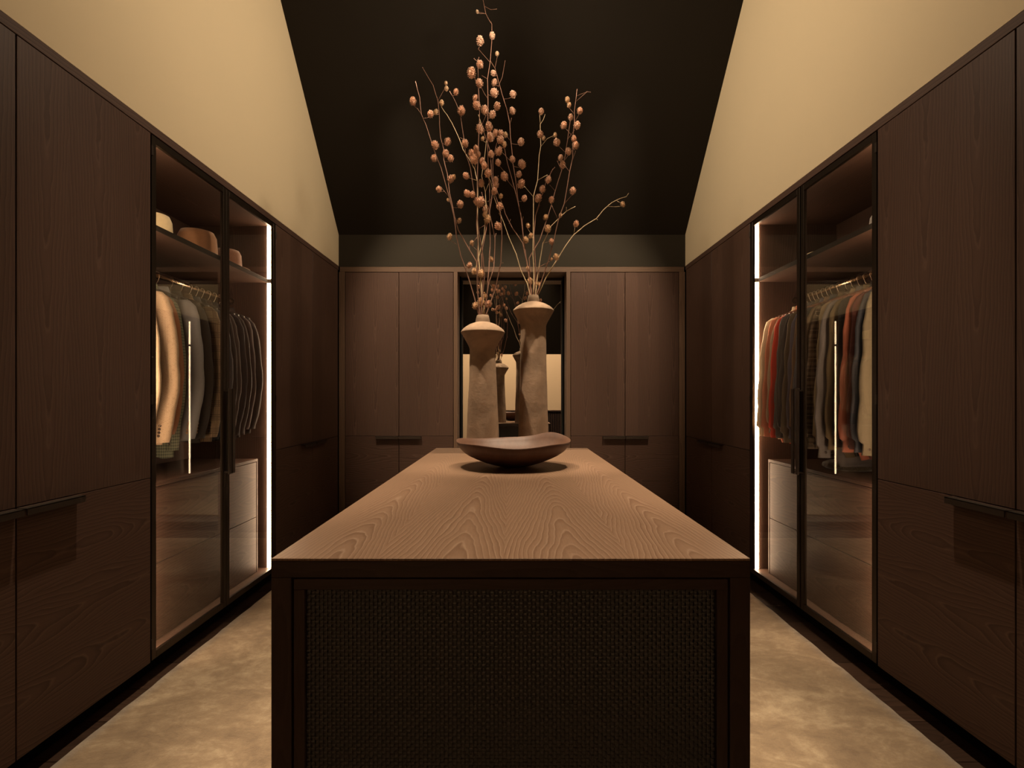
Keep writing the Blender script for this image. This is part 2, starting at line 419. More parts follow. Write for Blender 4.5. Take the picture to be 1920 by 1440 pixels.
side_cabinet(1, 0.985, 1.585, 2.185, 'nearest tall walnut cabinet on the right wall, before the glass wardrobe')
side_cabinet(1, 3.355, 4.0, 4.585, 'tall walnut cabinet on the right wall between glass wardrobe and far corner')

# far wall cabinets
def far_cabinet(s, label):
    r = thing('tall_cabinet', label, 'cabinet', (s*1.08, D+.3, 0))
    X = lambda a: s*a
    c = MB()
    c.box(X(.518), X(.556), D, D+.6, 0, FT)                 # upright beside the niche
    c.box(X(1.592), X(1.648), D, D+.6, 0, FT)
    c.box(X(.556), X(1.592), D+.024, D+.6, FT-.018, FT, 'x').box(X(.556), X(1.592), D+.024, D+.6, DOOR_B, DOOR_B+.018, 'x')
    c.box(X(.556), X(1.592), D+.58, D+.6, DOOR_B+.018, FT-.018)
    part('frame', c, 'solid', r, 0.001)
    part('plinth', MB().box(X(.556), X(1.592), D+.06, D+.08, 0, DOOR_B), 'black', r)
    g = .0025
    for a, b, end in ((.558, 1.077, 1), (1.077, 1.590, 0)):
        part('door', MB().box(X(a+g), X(b-g), D+.002, D+.023, SPLIT+.0015, FT-.005, 'z'), 'front_v', r, 0.001)
        d = part('door', MB().box(X(a+g), X(b-g), D+.002, D+.023, DOOR_B, SPLIT-.0015, 'x'), 'front_h', r, 0.001)
        hs = (b-.216, b-.003) if end else (a+.003, a+.216)
        x0, x1 = sorted((X(hs[0]), X(hs[1])))
        part('handle', MB().box(x0, x1, D-.030, D+.002, SPLIT-.007, SPLIT-.003).box(x0, x1, D-.030, D-.026, SPLIT-.027, SPLIT-.003), 'handle', d, 0.0008)
far_cabinet(-1, 'tall walnut cabinet on the far wall to the left of the mirror niche')
far_cabinet(1, 'tall walnut cabinet on the far wall to the right of the mirror niche')

# mirror in its niche
YM = 4.86
mr = thing('wall_mirror', 'tall wall mirror in the dark niche between the far cabinets', 'mirror', (0, YM, 0.1))
part('backing', MB().box(-.517, .517, YM+.03, YM+.05, 0.0, FT-.001), 'black', mr)
part('shadow_gap', MB().box(-.5175, -.503, YM-.08, YM+.03, 0, FT-.001).box(.503, .5175, YM-.08, YM+.03, 0, FT-.001).box(-.503, .503, YM-.03, YM+.03, 2.491, FT-.001), 'black', mr)
part('frame', MB().box(-.503, .503, YM-.012, YM+.02, 2.470, 2.490, 'x'), 'bronze', mr)
part('side_frame', MB().box(-.503, -.500, YM-.006, YM+.02, .05, 2.470).box(.500, .503, YM-.006, YM+.02, .05, 2.470), 'black', mr)
part('mirror_pane', MB().box(-.500, .500, YM, YM+.006, .05, 2.470), 'mirror', mr)

# ------------------------------------------------------------------ glass wardrobes
ROD_X = 1.95; ROD_Z = 1.967
def wardrobe(s, y0, y1, label, gap):
    r = thing('glass_wardrobe', label, 'wardrobe', (s*(W+.3), (y0+y1)/2, 0))
    X = lambda a: s*(W+a)
    t = .02
    ya, yb = y0+t, y1-t; TOP = 2.488; BOT = 0.118
    for a, b in ((y0+.001, ya), (yb, y1-.001)):
        part('side_panel', MB().box(X(.022), X(.6), a, b, DOOR_B, DOOR_T), 'inside', r)
    part('top_panel', MB().box(X(.022), X(.6), ya, yb, TOP, DOOR_T, 'y'), 'inside', r)
    part('bottom_panel', MB().box(X(.022), X(.6), ya, yb, DOOR_B, BOT, 'y'), 'inside', r)
    part('back_panel', MB().box(X(.585), X(.6), ya, yb, BOT, TOP), 'inside', r)
    part('plinth', MB().box(X(.07), X(.09), y0, y1, 0, DOOR_B), 'black', r)
    part('shelf', MB().box(X(.045), X(.585), ya, yb, 2.094, 2.118, 'y'), 'inside', r, 0.001)
    part('shelf_edge', MB().box(X(.041), X(.045), ya, yb, 2.093, 2.119, 'y'), 'edge', r)
    # chest of two drawers standing inside
    ca, cb = ya+.075, yb-.075
    c = MB().box(X(.075), X(.56), ca, cb, .866, .884, 'y').box(X(.075), X(.56), ca, ca+.014, BOT, .866).box(X(.075), X(.56), cb-.014, cb, BOT, .866)
    c.box(X(.54), X(.56), ca+.014, cb-.014, BOT, .866)
    ch = part('drawer_chest', c, 'front_h', r, 0.001)
    for z0, z1 in ((BOT+.003, .490), (.494, .863)):
        part('drawer', MB().box(X(.077), X(.53), ca+.0175, cb-.0175, z0, z1, 'y'), 'front_h', ch, 0.001)
    # rod with end brackets
    rod = MB().tube([(s*ROD_X, ya+.006, ROD_Z), (s*ROD_X, yb-.006, ROD_Z)], .0125, 16)
    rp = part('hanging_rod', rod, 'steel', r)
    for yy in (ya, yb-.006):
        part('rod_bracket', MB().tube([(s*ROD_X, yy, ROD_Z), (s*ROD_X, yy+.006, ROD_Z)], .024, 20), 'bronze', rp)
    # light strips, upper and lower, on both side panels
    for yy in (ya, yb-.0004):
        part('added_strip_backing', MB().box(X(.0215), X(.054), yy, yy+.0004, BOT+.001, TOP-.001), 'edge', r)  # thin dark sheet added to clean up the glow beside the strips
    for yy in (ya, yb-.008):
        for z0, z1 in ((BOT+.002, 2.091), (2.122, TOP-.002)):
            part('light_strip', MB().box(X(.024), X(.046), yy+.0005, yy+.0075, z0, z1), 'led', r)
    # doors
    ym = (y0+y1)/2
    for k, (a, b) in enumerate(((y0+.003, ym-.001-gap), (ym+.001+gap, y1-.003))):
        fw = .028
        f = MB().box(X(0), X(.019), a, a+fw, DOOR_B+.004, DOOR_T-.003).box(X(0), X(.019), b-fw, b, DOOR_B+.004, DOOR_T-.003)
        f.box(X(0), X(.019), a+fw, b-fw, DOOR_B+.004, DOOR_B+.036).box(X(0), X(.019), a+fw, b-fw, DOOR_T-.035, DOOR_T-.003)
        d = part('glass_door', f, 'bronze', r, 0.0012)
        part('glass_pane', MB().box(X(.0090), X(.0092), a+fw-.004, b-fw+.004, DOOR_B+.032, DOOR_T-.031), 'glass', d)
        # the single sheet: keep only the room-side face so the thin glass reflects once
        hy = (b-fw, b-.004) if k == 0 else (a+.004, a+fw)
        hb = MB().box(X(-.028), X(.0), hy[0]+.006, hy[1]-.004, .868, .876).box(X(-.028), X(.0), hy[0]+.006, hy[1]-.004, 1.334, 1.342)
        hb.box(X(-.034), X(-.026), hy[0], hy[1], .860, 1.350)
        part('handle', hb, 'handle', d, 0.001)
        hx = a-.002 if k == 0 else b+.002
        for hz in (.17, 1.29, 2.43):
            part('hinge', MB().box(X(-.006), X(.0), hx-.006, hx+.006, hz-.022, hz+.022), 'handle', d, 0.001)
    return r
wardrobe(-1, 2.213, 3.378, 'tall glass-fronted lit wardrobe of blazers in the left wall', .0005)
wardrobe(1, 2.188, 3.352, 'tall glass-fronted lit wardrobe of shirts in the right wall', .004)

# ------------------------------------------------------------------ rug and island
RB = 0.014
rg = MB(); nx, ny = 60, 110
RX0, RX1, RY0, RY1 = -1.605, 1.568, -.9, 4.42
for j in range(ny+1):
    for i in range(nx+1):
        x = RX0+(RX1-RX0)*i/nx; yy = RY0+(RY1-RY0)*j/ny
        if i in (0, nx): x += R.uniform(-.003, .003)
        rg.v.append((x, yy, RB+R.uniform(-.0012, .0006)))
for j in range(ny):
    for i in range(nx):
        a = j*(nx+1)+i; rg.face([a, a+1, a+nx+2, a+nx+1], None, True)
b0 = len(rg.v); per = [i for i in range(nx+1)]+[(j)*(nx+1)+nx for j in range(1, ny+1)]+[ny*(nx+1)+i for i in range(nx-1, -1, -1)]+[j*(nx+1) for j in range(ny-1, 0, -1)]
for p in per: rg.v.append((rg.v[p][0], rg.v[p][1], 0.0005))
for k in range(len(per)):
    k2 = (k+1) % len(per); rg.face([per[k], b0+k, b0+k2, per[k2]])
o = link('rug', mesh('rug', rg, MAT['rug'])); o['label'] = 'large mottled gold-beige silky rug under the island'; o['category'] = 'rug'

IX0, IX1, IY0, IY1, IT = -.518, .5125, 1.04, 3.31, .9537
isl = thing('dressing_island', 'long walnut island with dark woven end panel and grained top', 'island', (0, (IY0+IY1)/2, RB))
isl.name = 'dressing_island'
part('worktop', MB().box(IX0, IX1, IY0, IY1, IT-.006, IT, 'y'), 'top', isl, 0.0012, 'grained brown walnut top')
E = .043
fr = MB()
for ya_, yb_ in ((IY0, IY0+.04), (IY1-.04, IY1)):
    fr.box(IX0, IX1, ya_, yb_, IT-.0413, IT-.006, 'x')
    fr.box(IX0, IX0+E, ya_, yb_, RB, IT-.0413).box(IX1-E, IX1, ya_, yb_, RB, IT-.0413)
fr.box(IX0, IX1, IY0+.04, IY1-.04, IT-.0413, IT-.006, 'y')
part('outer_frame', fr, 'dark_wood', isl, 0.0012)
part('body', MB().box(IX0+.03, IX1-.03, IY0+.045, IY1-.045, RB+.05, IT-.042), 'black', isl)
G = .004; I = .0235
for ya_, yb_, sgn in ((IY0+.003, IY0+.035, -1), (IY1-.035, IY1-.003, 1)):
    xa, xb, zt = IX0+E+G, IX1-E-G, IT-.0413-G
    f2 = MB().box(xa, xb, ya_, yb_, zt-I, zt, 'x').box(xa, xa+I, ya_, yb_, RB+.01, zt-I).box(xb-I, xb, ya_, yb_, RB+.01, zt-I)
    f2.box(xa+I, xb-I, ya_, yb_, RB+.01, RB+.01+I, 'x')
    pn = part('inner_frame', f2, 'dark_wood', isl, 0.001)
    # woven straps, over and under
    wx0, wx1, wz0, wz1 = xa+I, xb-I, RB+.01+I, zt-I
    yc = (ya_+.010) if sgn < 0 else (yb_-.010)
    NXW = 98; NZW = 106; cw = (wx1-wx0)/NXW; chh = (wz1-wz0)/NZW
    wv = MB()
    if sgn < 0: rngx, rngz = range(NXW), range(NZW)
    def strap(vert, idx):
        n = NZW if vert else NXW
        c = chh if vert else cw; wdt = (cw if vert else chh)*0.94
        b = len(wv.v); m = 3*n+1
        for k in range(m):
            q = k*c/3
            cs = math.cos(PI*(k/3-.5+idx))*(1 if vert else -1)
            hgt = math.tanh(2.4*cs)*0.0012
            for e_, dip in ((-.5, .0006), (-.32, 0), (.32, 0), (.5, .0006)):
                across = ((idx+.5)*(cw if vert else chh))+e_*wdt
                yy = yc+sgn*(hgt-dip)
                wv.v.append((wx0+across, yy, wz0+q) if vert else (wx0+q, yy, wz0+across))
        for k in range(m-1):
            for e_ in range(3):
                a = b+k*4+e_; qd = [a, a+1, a+5, a+4]
                wv.face(qd if (vert == (sgn < 0)) else qd[::-1], None, False)
    for i in range(NXW): strap(True, i)
    for i in range(NZW): strap(False, i)
    wo = part('woven_panel', wv, 'leather', pn, 0, 'black-brown woven leather straps'); wo['kind'] = 'stuff'
    part('backing', MB().box(wx0, wx1, yc-sgn*.006, yc-sgn*.004, wz0, wz1), 'black', pn)
for s in (-1, 1):
    xo = IX0 if s < 0 else IX1
    n = 4; L = (IY1-IY0-.09)/n
    for k in range(n):
        a = IY0+.045+k*L
        part('side_panel', MB().box(xo-s*.022, xo-s*.002, a+.002, a+L-.002, RB+.06, IT-.046, 'y'), 'front_h', isl, 0.001)

# ------------------------------------------------------------------ vases, bowl
def smooth_prof(pts, n=6):
    out = []
    for k in range(len(pts)-1):
        p0 = pts[max(k-1, 0)]; p1 = pts[k]; p2 = pts[k+1]; p3 = pts[min(k+2, len(pts)-1)]
        for i in range(n):
            t = i/n
            out.append(tuple(0.5*((2*p1[j])+(-p0[j]+p2[j])*t+(2*p0[j]-5*p1[j]+4*p2[j]-p3[j])*t*t+(-p0[j]+3*p1[j]-3*p2[j]+p3[j])*t**3) for j in range(2)))
    out.append(pts[-1]); return out
VL = (-.183, 3.03); VR = (.140, 3.175)
def vase(loc, lower, rim, upper, neck, label):
    r = thing('clay_vase', label, 'vase', loc)
    wob = lambda r_, z, a: (r_*(1+.012*math.sin(2*a+z*9)+.008*math.sin(5*a-z*23)), z-DZ if z > .1 else z*.5)
    DZ = .0562
    p = [(0.001, 0.0)]+smooth_prof(lower)
    mb = MB().lathe(p+[rim], 72, fn=wob)
    mb.lathe([rim, (rim[0]-.001, rim[1]+.003)], 72, fn=wob)
    mb.lathe([(rim[0]-.001, rim[1]+.003)]+smooth_prof(upper)[1:], 72, fn=wob)
    part('body', mb, 'clay', r, local=True)
    n = [(neck[0][0], neck[0][1]-.004), (neck[0][0], neck[0][1])]+[((neck[0][0]+neck[1][0])/2+.001, (neck[0][1]+neck[1][1])/2), (neck[1][0], neck[1][1]), (neck[1][0]-.003, neck[1][1]+.001),
         (neck[1][0]-.009, neck[1][1]-.001), (neck[1][0]-.010, neck[1][1]-.07), (.001, neck[1][1]-.075)]
    part('neck', MB().lathe(n, 48, fn=wob), 'clay_neck', r, label='rough unglazed neck', local=True)
    return r
vase((VL[0], VL[1], IT), [(.102, .0), (.102, .02), (.099, .18), (.093, .36), (.086, .52), (.082, .64), (.081, .690), (.084, .712), (.104, .752)], (.137, .808),
     [(.137, .811), (.120, .832), (.083, .857), (.046, .871)], ((.046, .869), (.037, .915)), 'shorter clay vase on the left with broad conical shoulder')
vase((VR[0], VR[1], IT), [(.100, .0), (.100, .02), (.097, .2), (.091, .45), (.086, .65), (.083, .80), (.083, .860), (.088, .885), (.108, .922)], (.133, .968),
     [(.133, .971), (.116, .990), (.080, 1.013), (.041, 1.026)], ((.041, 1.024), (.034, 1.070)), 'taller clay vase on the right with broad conical shoulder')

def bowl():
    r = thing('shallow_bowl', 'wide shallow dark wooden bowl with wavy rim in front of vases', 'bowl', (.005, 2.42, IT))
    n = 96
    def ring(f, h, inn=0.0):
        out = []
        for i in range(n):
            a = 2*PI*i/n; k = f**4
            wv = 1+f*f*(.012*math.sin(3*a+1)+.008*math.sin(5*a))
            up = k*(-.009*math.sin(a)**2+.034*math.exp(-((a-.80)/.42)**2)+.003*math.sin(a*5)-.006*math.exp(-((a-4.9)/.5)**2))
            out.append(((.287*f*wv)*math.cos(a), (.250*f*wv)*math.sin(a), h+(up if h > .005 else 0)))
        return out
    outer = [(.02, 0), (.15, 0), (.22, .003), (.35, .011), (.50, .024), (.66, .043), (.78, .060), (.88, .080), (.96, .105), (1.0, .128)]
    inner = [(.995, .133), (.98, .132), (.93, .112), (.85, .090), (.74, .071), (.60, .052), (.45, .035), (.28, .022), (.12, .016), (.01, .015)]
    part('shell', MB().loft([ring(f, h) for f, h in outer]+[ring(f, h) for f, h in inner]), 'bowl', r, local=True)
bowl()

# ------------------------------------------------------------------ dried branches
def px(x, y, d): return Vector(((x-960)/F*d, d, EYE+(745-y)/F*d))
def seed_mesh(name, seed, mat):
    rr = random.Random(seed); mb = MB()
    mb.lathe([(0.01, -.75), (.42, -.62), (.56, -.25), (.52, .25), (.34, .62), (.02, .78)], 8)
    N = 90
    for i in range(N):
        z = 1-2*(i+.5)/N; a = i*2.39996+rr.uniform(-.25, .25); q = math.sqrt(1-z*z)
        d = Vector((q*math.cos(a), q*math.sin(a), z))
        base = Vector((d.x*.48, d.y*.48, d.z*.66)); tip = base+(d+Vector((0, 0, .55))).normalized()*rr.uniform(.34, .62)
        mid = (base+tip)/2+d*.10
        t1 = d.cross(Vector((0, 0, 1))).normalized() if abs(d.z) < .95 else Vector((1, 0, 0)); t2 = d.cross(t1).normalized()
        b = len(mb.v); w = rr.uniform(.10, .16)
        mb.v += [tuple(base+t1*w*.6), tuple(mid+t1*w), tuple(tip), tuple(mid-t1*w), tuple(base-t1*w*.6), tuple(mid+d*.09)]
        mb.face([b, b+1, b+5]); mb.face([b+1, b+2, b+5]); mb.face([b+2, b+3, b+5]); mb.face([b+3, b+4, b+5]); mb.face([b+4, b, b+5])
    return mesh(name, mb, MAT[mat])
SEEDS = [seed_mesh('seed_head', 11, 'seed'), seed_mesh('seed_head', 12, 'seed'), seed_mesh('seed_head', 13, 'seed_pale')]
# (vase, pale?, depth drift at the tip, pixel path from the vase mouth, side twigs, label)
BR = [
 ('L', 0, -.10, [(899,596),(890,560),(873,505),(864,480),(856,443),(851,405),(842,369),(827,315),(813,279),(799,235),(790,214),(787,183),(779,152)], [[(790,214),(783,204)],[(813,279),(810,272)],[(857,459),(850,454)],[(842,369),(828,352)]], 'brown twig reaching the far left tip of the left vase'),
 ('L', 0, .16, [(903,596),(903,555),(893,490),(881,470),(859,431),(852,405),(843,362),(839,327),(832,299),(832,280),(826,258),(824,233),(824,222),(821,189),(812,160),(792,126)], [[(821,189),(832,169)],[(832,299),(839,283)],[(881,470),(880,462)]], 'twig of the left vase ending in a bare hooked tip'),
 ('L', 1, .05, [(906,596),(903,540),(897,480),(895,420),(896,380),(895,339),(890,317),(884,305),(868,280),(861,260),(847,230),(838,215),(828,201)], [[(895,339),(879,333)],[(890,317),(893,300)]], 'pale twig of the left vase leaning left with few side shoots'),
 ('L', 0, -.20, [(900,596),(895,541),(895,494),(896,452),(893,421),(894,386),(887,348),(882,315),(873,289),(870,261),(863,216),(855,193),(843,171)], [[(863,258),(870,262)],[(896,443),(887,455)]], 'thick dark twig of the left vase with rough side stubs'),
 ('L', 0, .22, [(907,596),(914,541),(917,500),(919,455),(918,411),(918,351),(915,299),(914,265),(915,195),(914,148),(919,117),(922,78),(922,45),(911,26),(905,-4)], [[(914,148),(904,142)],[(911,26),(896,22)],[(909,12),(920,18),(931,17)],[(919,117),(897,92)],[(914,184),(908,175),(903,165)],[(922,45),(921,42)]], 'tallest twig in the left vase rising out past all others'),
 ('L', 0, -.14, [(901,596),(908,520),(905,478),(898,439),(894,395),(896,299),(898,247),(899,214),(897,165),(891,150),(888,142)], [[(897,165),(896,116),(889,110)],[(896,116),(898,108)],[(898,247),(911,217),(923,215)]], 'straight brown twig of the left vase ending in a big oval head'),
 ('L', 1, .12, [(909,596),(905,545),(900,515),(891,508),(898,480),(908,440),(912,400),(910,360),(903,330),(908,300),(912,262),(905,240),(897,215)], [[(912,262),(900,230)],[(910,360),(916,345)]], 'pale forked twig in the middle of the left vase'),
 ('L', 0, -.05, [(910,596),(929,540),(939,494),(941,447),(940,423),(938,397),(929,367),(922,334),(919,282),(908,250),(903,232)], [[(939,494),(943,493)],[(929,367),(915,378)]], 'twig of the left vase bending out towards the right vase'),
 ('L', 0, .30, [(905,596),(917,528),(926,500),(928,447),(922,417),(916,390),(906,372),(903,360)], [[(928,447),(930,438)],[(922,417),(913,400)]], 'short curved twig at the back of the left vase'),
 ('L', 0, .10, [(903,596),(905,560),(905,530),(903,478),(908,450),(913,420),(921,380),(925,345),(924,300),(931,270),(936,256)], [[(903,478),(887,462)],[(913,420),(897,429)],[(925,345),(934,330)]], 'thin twig of the left vase behind its main bunch'),
 ('R', 0, .18, [(995,558),(992,525),(990,502),(983,463),(979,416),(972,383),(967,338),(962,308),(957,256),(956,233),(950,204),(941,175),(934,150),(928,128),(919,113)], [[(934,163),(942,144),(947,114)],[(956,233),(959,222)],[(979,416),(981,407)],[(962,308),(946,290),(937,282)],[(928,128),(932,108)],[(956,263),(948,252)]], 'twig of the right vase leaning far left into the left bunch'),
 ('R', 0, -.12, [(997,558),(994,530),(988,495),(982,450),(976,400),(970,374),(965,355),(952,308),(946,279),(936,273)], [[(965,355),(948,334)],[(952,330),(936,310)]], 'shorter twig of the right vase leaning left'),
 ('R', 1, -.22, [(994,558),(989,533),(976,506),(968,477),(954,445),(943,414),(937,397),(927,372),(920,340),(908,317)], [[(954,445),(951,438)],[(943,414),(936,400)]], 'long left-curving twig crossing from right vase to left'),
 ('R', 0, .05, [(996,558),(990,500),(980,456),(961,428),(947,400),(943,386),(932,358),(924,340)], [[(954,420),(957,412)]], 'thin arching twig low between the two vases'),
 ('R', 1, .0, [(1000,558),(1001,517),(999,478),(1000,400),(1000,369),(1008,338),(1011,291),(1014,273),(1013,233),(1019,224),(1022,214)], [[(1000,369),(984,350)],[(1014,275),(1026,260),(1038,254)],[(1008,338),(1026,328)],[(1013,233),(1012,216)],[(1000,445),(989,428)]], 'pale thick upright twig at the centre of the right vase'),
 ('R', 0, .22, [(998,558),(994,515),(992,484),(1012,450),(1026,409),(1034,384),(1041,358),(1053,320),(1060,291),(1064,264),(1069,229),(1069,224)], [[(1041,358),(1031,347)],[(1060,286),(1048,274)],[(1064,262),(1077,244)],[(1053,320),(1045,302)],[(1057,303),(1064,293)]], 'brown twig of the right vase carrying a tall open cluster'),
 ('R', 0, -.15, [(1004,558),(1018,519),(1029,487),(1040,444),(1047,413),(1058,382),(1064,347),(1068,322),(1074,296),(1075,251),(1077,229),(1077,207),(1082,167)], [[(1080,190),(1101,172),(1107,173)],[(1081,180),(1101,172)],[(1074,299),(1079,284)],[(1068,322),(1058,309)],[(1058,382),(1072,366)],[(1047,413),(1034,384)],[(1076,213),(1068,203)],[(1078,228),(1086,214)],[(1072,254),(1060,240)]], 'tallest twig in the right vase with forked dry tip'),
 ('R', 1, .10, [(1006,558),(1023,522),(1047,483),(1060,462),(1076,440),(1095,424),(1118,410),(1131,394),(1147,380),(1163,372),(1174,369),(1179,362)], [[(1076,440),(1078,425)],[(1156,376),(1164,381)],[(1118,410),(1120,412)]], 'long pale twig sweeping far out to the right'),
 ('R', 1, -.05, [(1003,558),(1008,516),(1018,456),(1026,440),(1033,424),(1062,396),(1079,387)], [[(1062,396),(1062,389)],[(1018,456),(1032,452)],[(1026,440),(1027,432)]], 'pale twig of the right vase with bent bare end'),
 ('R', 0, .14, [(1001,558),(1004,500),(1001,440),(1004,405),(1013,375),(1018,362),(1024,340),(1037,316)], [[(1033,322),(1040,314)],[(1004,405),(1012,385)]], 'slim twig beside the pale centre twig of the right vase'),
 ('R', 0, -.10, [(999,558),(1006,520),(1012,500),(1028,492),(1042,484)], [[(1006,520),(1004,531)],[(1010,506),(1011,530)]], 'short low twig at the mouth of the right vase'),
]
HEADS = [(895,22,3),(923,67,6),(900,77,8),(932,101,4),(900,121,7),(925,137,5.5),(884,137,9),(899,156,7.5),(927,155,6),(927,174,8),(836,156,3.5),(837,166,4.5),(855,173,5.5),(828,193,5),(774,190,7),(807,214,6.5),(817,210,5),(865,208,8),(891,184,5.5),(894,198,8),(909,207,8),(923,215,7),(932,199,7),(962,177,6.5),(961,208,6.5),(917,238,8),(900,242,8),(920,257,8),(929,250,6.5),(939,250,6),(948,253,5),(938,262,7.5),(946,271,5),(905,260,4),(872,269,7),(839,266,7),(816,272,7.5),
 (814,297,6.5),(836,288,7),(845,297,6.5),(851,332,4.5),(845,336,7),(823,355,6),(840,375,3),(863,383,7),(861,414,5),(843,444,6),(874,330,6.5),(885,289,8),(893,279,6),(896,289,6),(889,299,9),(904,302,6),(908,311,6.5),(921,289,6.5),(935,284,7.5),(934,305,6),(915,325,7.5),(946,331,8),(902,344,7),(876,363,7),(886,365,6),(901,379,9),(894,378,7),(911,393,7),(909,402,5),(914,411,7.5),(930,337,5.5),(929,347,7),(927,359,6.5),(939,368,4.5),(937,387,7),(934,424,7.5),(885,456,5),(977,266,7),(961,299,6),(979,308,8),(973,327,6),(977,345,8),(983,372,6),(990,423,4.5),(995,442,5),(986,450,6),
 (1015,209,5.5),(1013,252,6.5),(1019,259,4),(1041,253,4),(1044,267,7),(1064,187,5),(1067,197,4.5),(1070,220,5.5),(1087,208,6),(1057,235,6.5),(1082,235,7),(1076,260,5.5),(1079,273,7),(1066,284,6.5),(1051,296,5.5),(1055,309,6.5),(1028,337,6.5),(1017,355,6.5),(1009,372,7.5),(1034,375,6),(1074,358,6.5),(1051,404,4),(1023,408,5.5),(1027,429,7),(1034,453,5.5),(1080,420,6),(1168,383,5),
 (880,498,6),(889,509,6),(902,513,8),(921,486,5),(891,573,6.5),(902,566,8),(917,570,6.5),(1034,486,3),(1043,482,6),(989,503,4),(994,528,7),(1005,533,4.5),(1011,533,4.5),(910,556,5)]
stems = []
for v, pale, drift, path, twigs, lab in BR:
    vx, vd = VL if v == 'L' else VR
    top_y = path[-1][1]; by = path[0][1]
    def dep(y_, vd=vd, drift=drift, by=by):
        h = max(0.0, (by-y_)/450.0)
        return vd+drift*min(h, 1.3)
    P3 = [px(x, y_, dep(y_)) for x, y_ in path]
    P3[0].x = vx+max(-.02, min(.02, P3[0].x-vx)); P3[0].y = vd+(.015 if drift > 0 else -.015)
    low = P3[0].copy(); low.z -= .06; low.x = vx+(low.x-vx)*.5
    P3 = [low]+P3
    stems.append(dict(v=v, pale=pale, dep=dep, path=path, P=P3, twigs=twigs, lab=lab, heads=[], vd=vd, vx=vx))
def nearest(st, x, y_):
    best = None
    segs = list(zip(st['path'][:-1], st['path'][1:]))
    for tw in st['twigs']: segs += list(zip(tw[:-1], tw[1:]))
    for (x0, y0), (x1, y1) in segs:
        for k in range(9):
            t = k/8; qx, qy = x0+(x1-x0)*t, y0+(y1-y0)*t
            if qy < y_+3: continue
            dd = math.hypot(qx-x, (qy-y_)*.8)
            if best is None or dd < best[0]: best = (dd, qx, qy)
    return best
# every head hangs on the stem whose twig passes closest below it
for hx, hy, hr in HEADS:
    c = []
    for st in stems:
        n = nearest(st, hx, hy)
        if n: c.append((n[0]+len(st['heads'])*0.7, n, st))
    c.sort(key=lambda q: q[0]); _, n, st = c[0]
    st['heads'].append((hx, hy, hr, n[1], n[2]))
for st in stems:
    root = Vector((st['vx'], st['vd'], IT+.8))
    base = st['P'][0]
    r = thing('dried_branch', st['lab'], 'branch', base, 'dried seed-head twigs in the two clay vases')
    mb = MB(); n = len(st['P'])
    # refine with small natural kinks
    pts = [st['P'][0]]
    for k in range(1, n):
        a, b = st['P'][k-1], st['P'][k]
        m = (a+b)/2+Vector((R.uniform(-.0015, .0015), R.uniform(-.004, .004), 0))
        pts += [m, b]
    rad = [0.0042-(0.0042-.0014)*(k/(len(pts)-1))**.8 for k in range(len(pts))]
    mb.tube([p-base for p in pts], rad, 6)
    for tw in st['twigs']:
        q = [px(x, y_, st['dep'](y_)+(.0 if i == 0 else R.uniform(-.012, .012))) for i, (x, y_) in enumerate(tw)]
        mb.tube([p-base for p in q], [.0013]*(len(q)-1)+[.0009], 5)
        tip = q[-1]-base
        mb.tube([tip-Vector((0, 0, .002)), tip+Vector((0, 0, .003))], [.0022, .0012], 5)
    for hx, hy, hr, ax, ay in st['heads']:
        a = px(ax, ay, st['dep'](ay)); d = st['dep'](hy)+R.uniform(-.03, .03)
        h = px(hx, hy+hr*.7, d); m = (a+h)/2+Vector((0, 0, -.004))
        mb.tube([a-base, m-base, h-base], [.0014, .0011, .0011], 5)
    part('stem', mb, 'stem_pale' if st['pale'] else 'stem_brown', r, local=True)
    for hx, hy, hr, ax, ay in st['heads']:
        d = st['dep'](hy)
        p = px(hx, hy, d)
        o = link('seed_head', SEEDS[2] if (hr < 5.2 or (hy > 395 and R.random() < .6)) else SEEDS[R.randrange(2)], r, p-base)
        k = hr*d/F*1.02
        o.scale = (k, k, k*1.03)
        t = (px(hx, hy, d)-px(ax, ay, d)).normalized()
        o.rotation_euler = (R.uniform(-.2, .2), t.x*.5, R.uniform(0, 6))

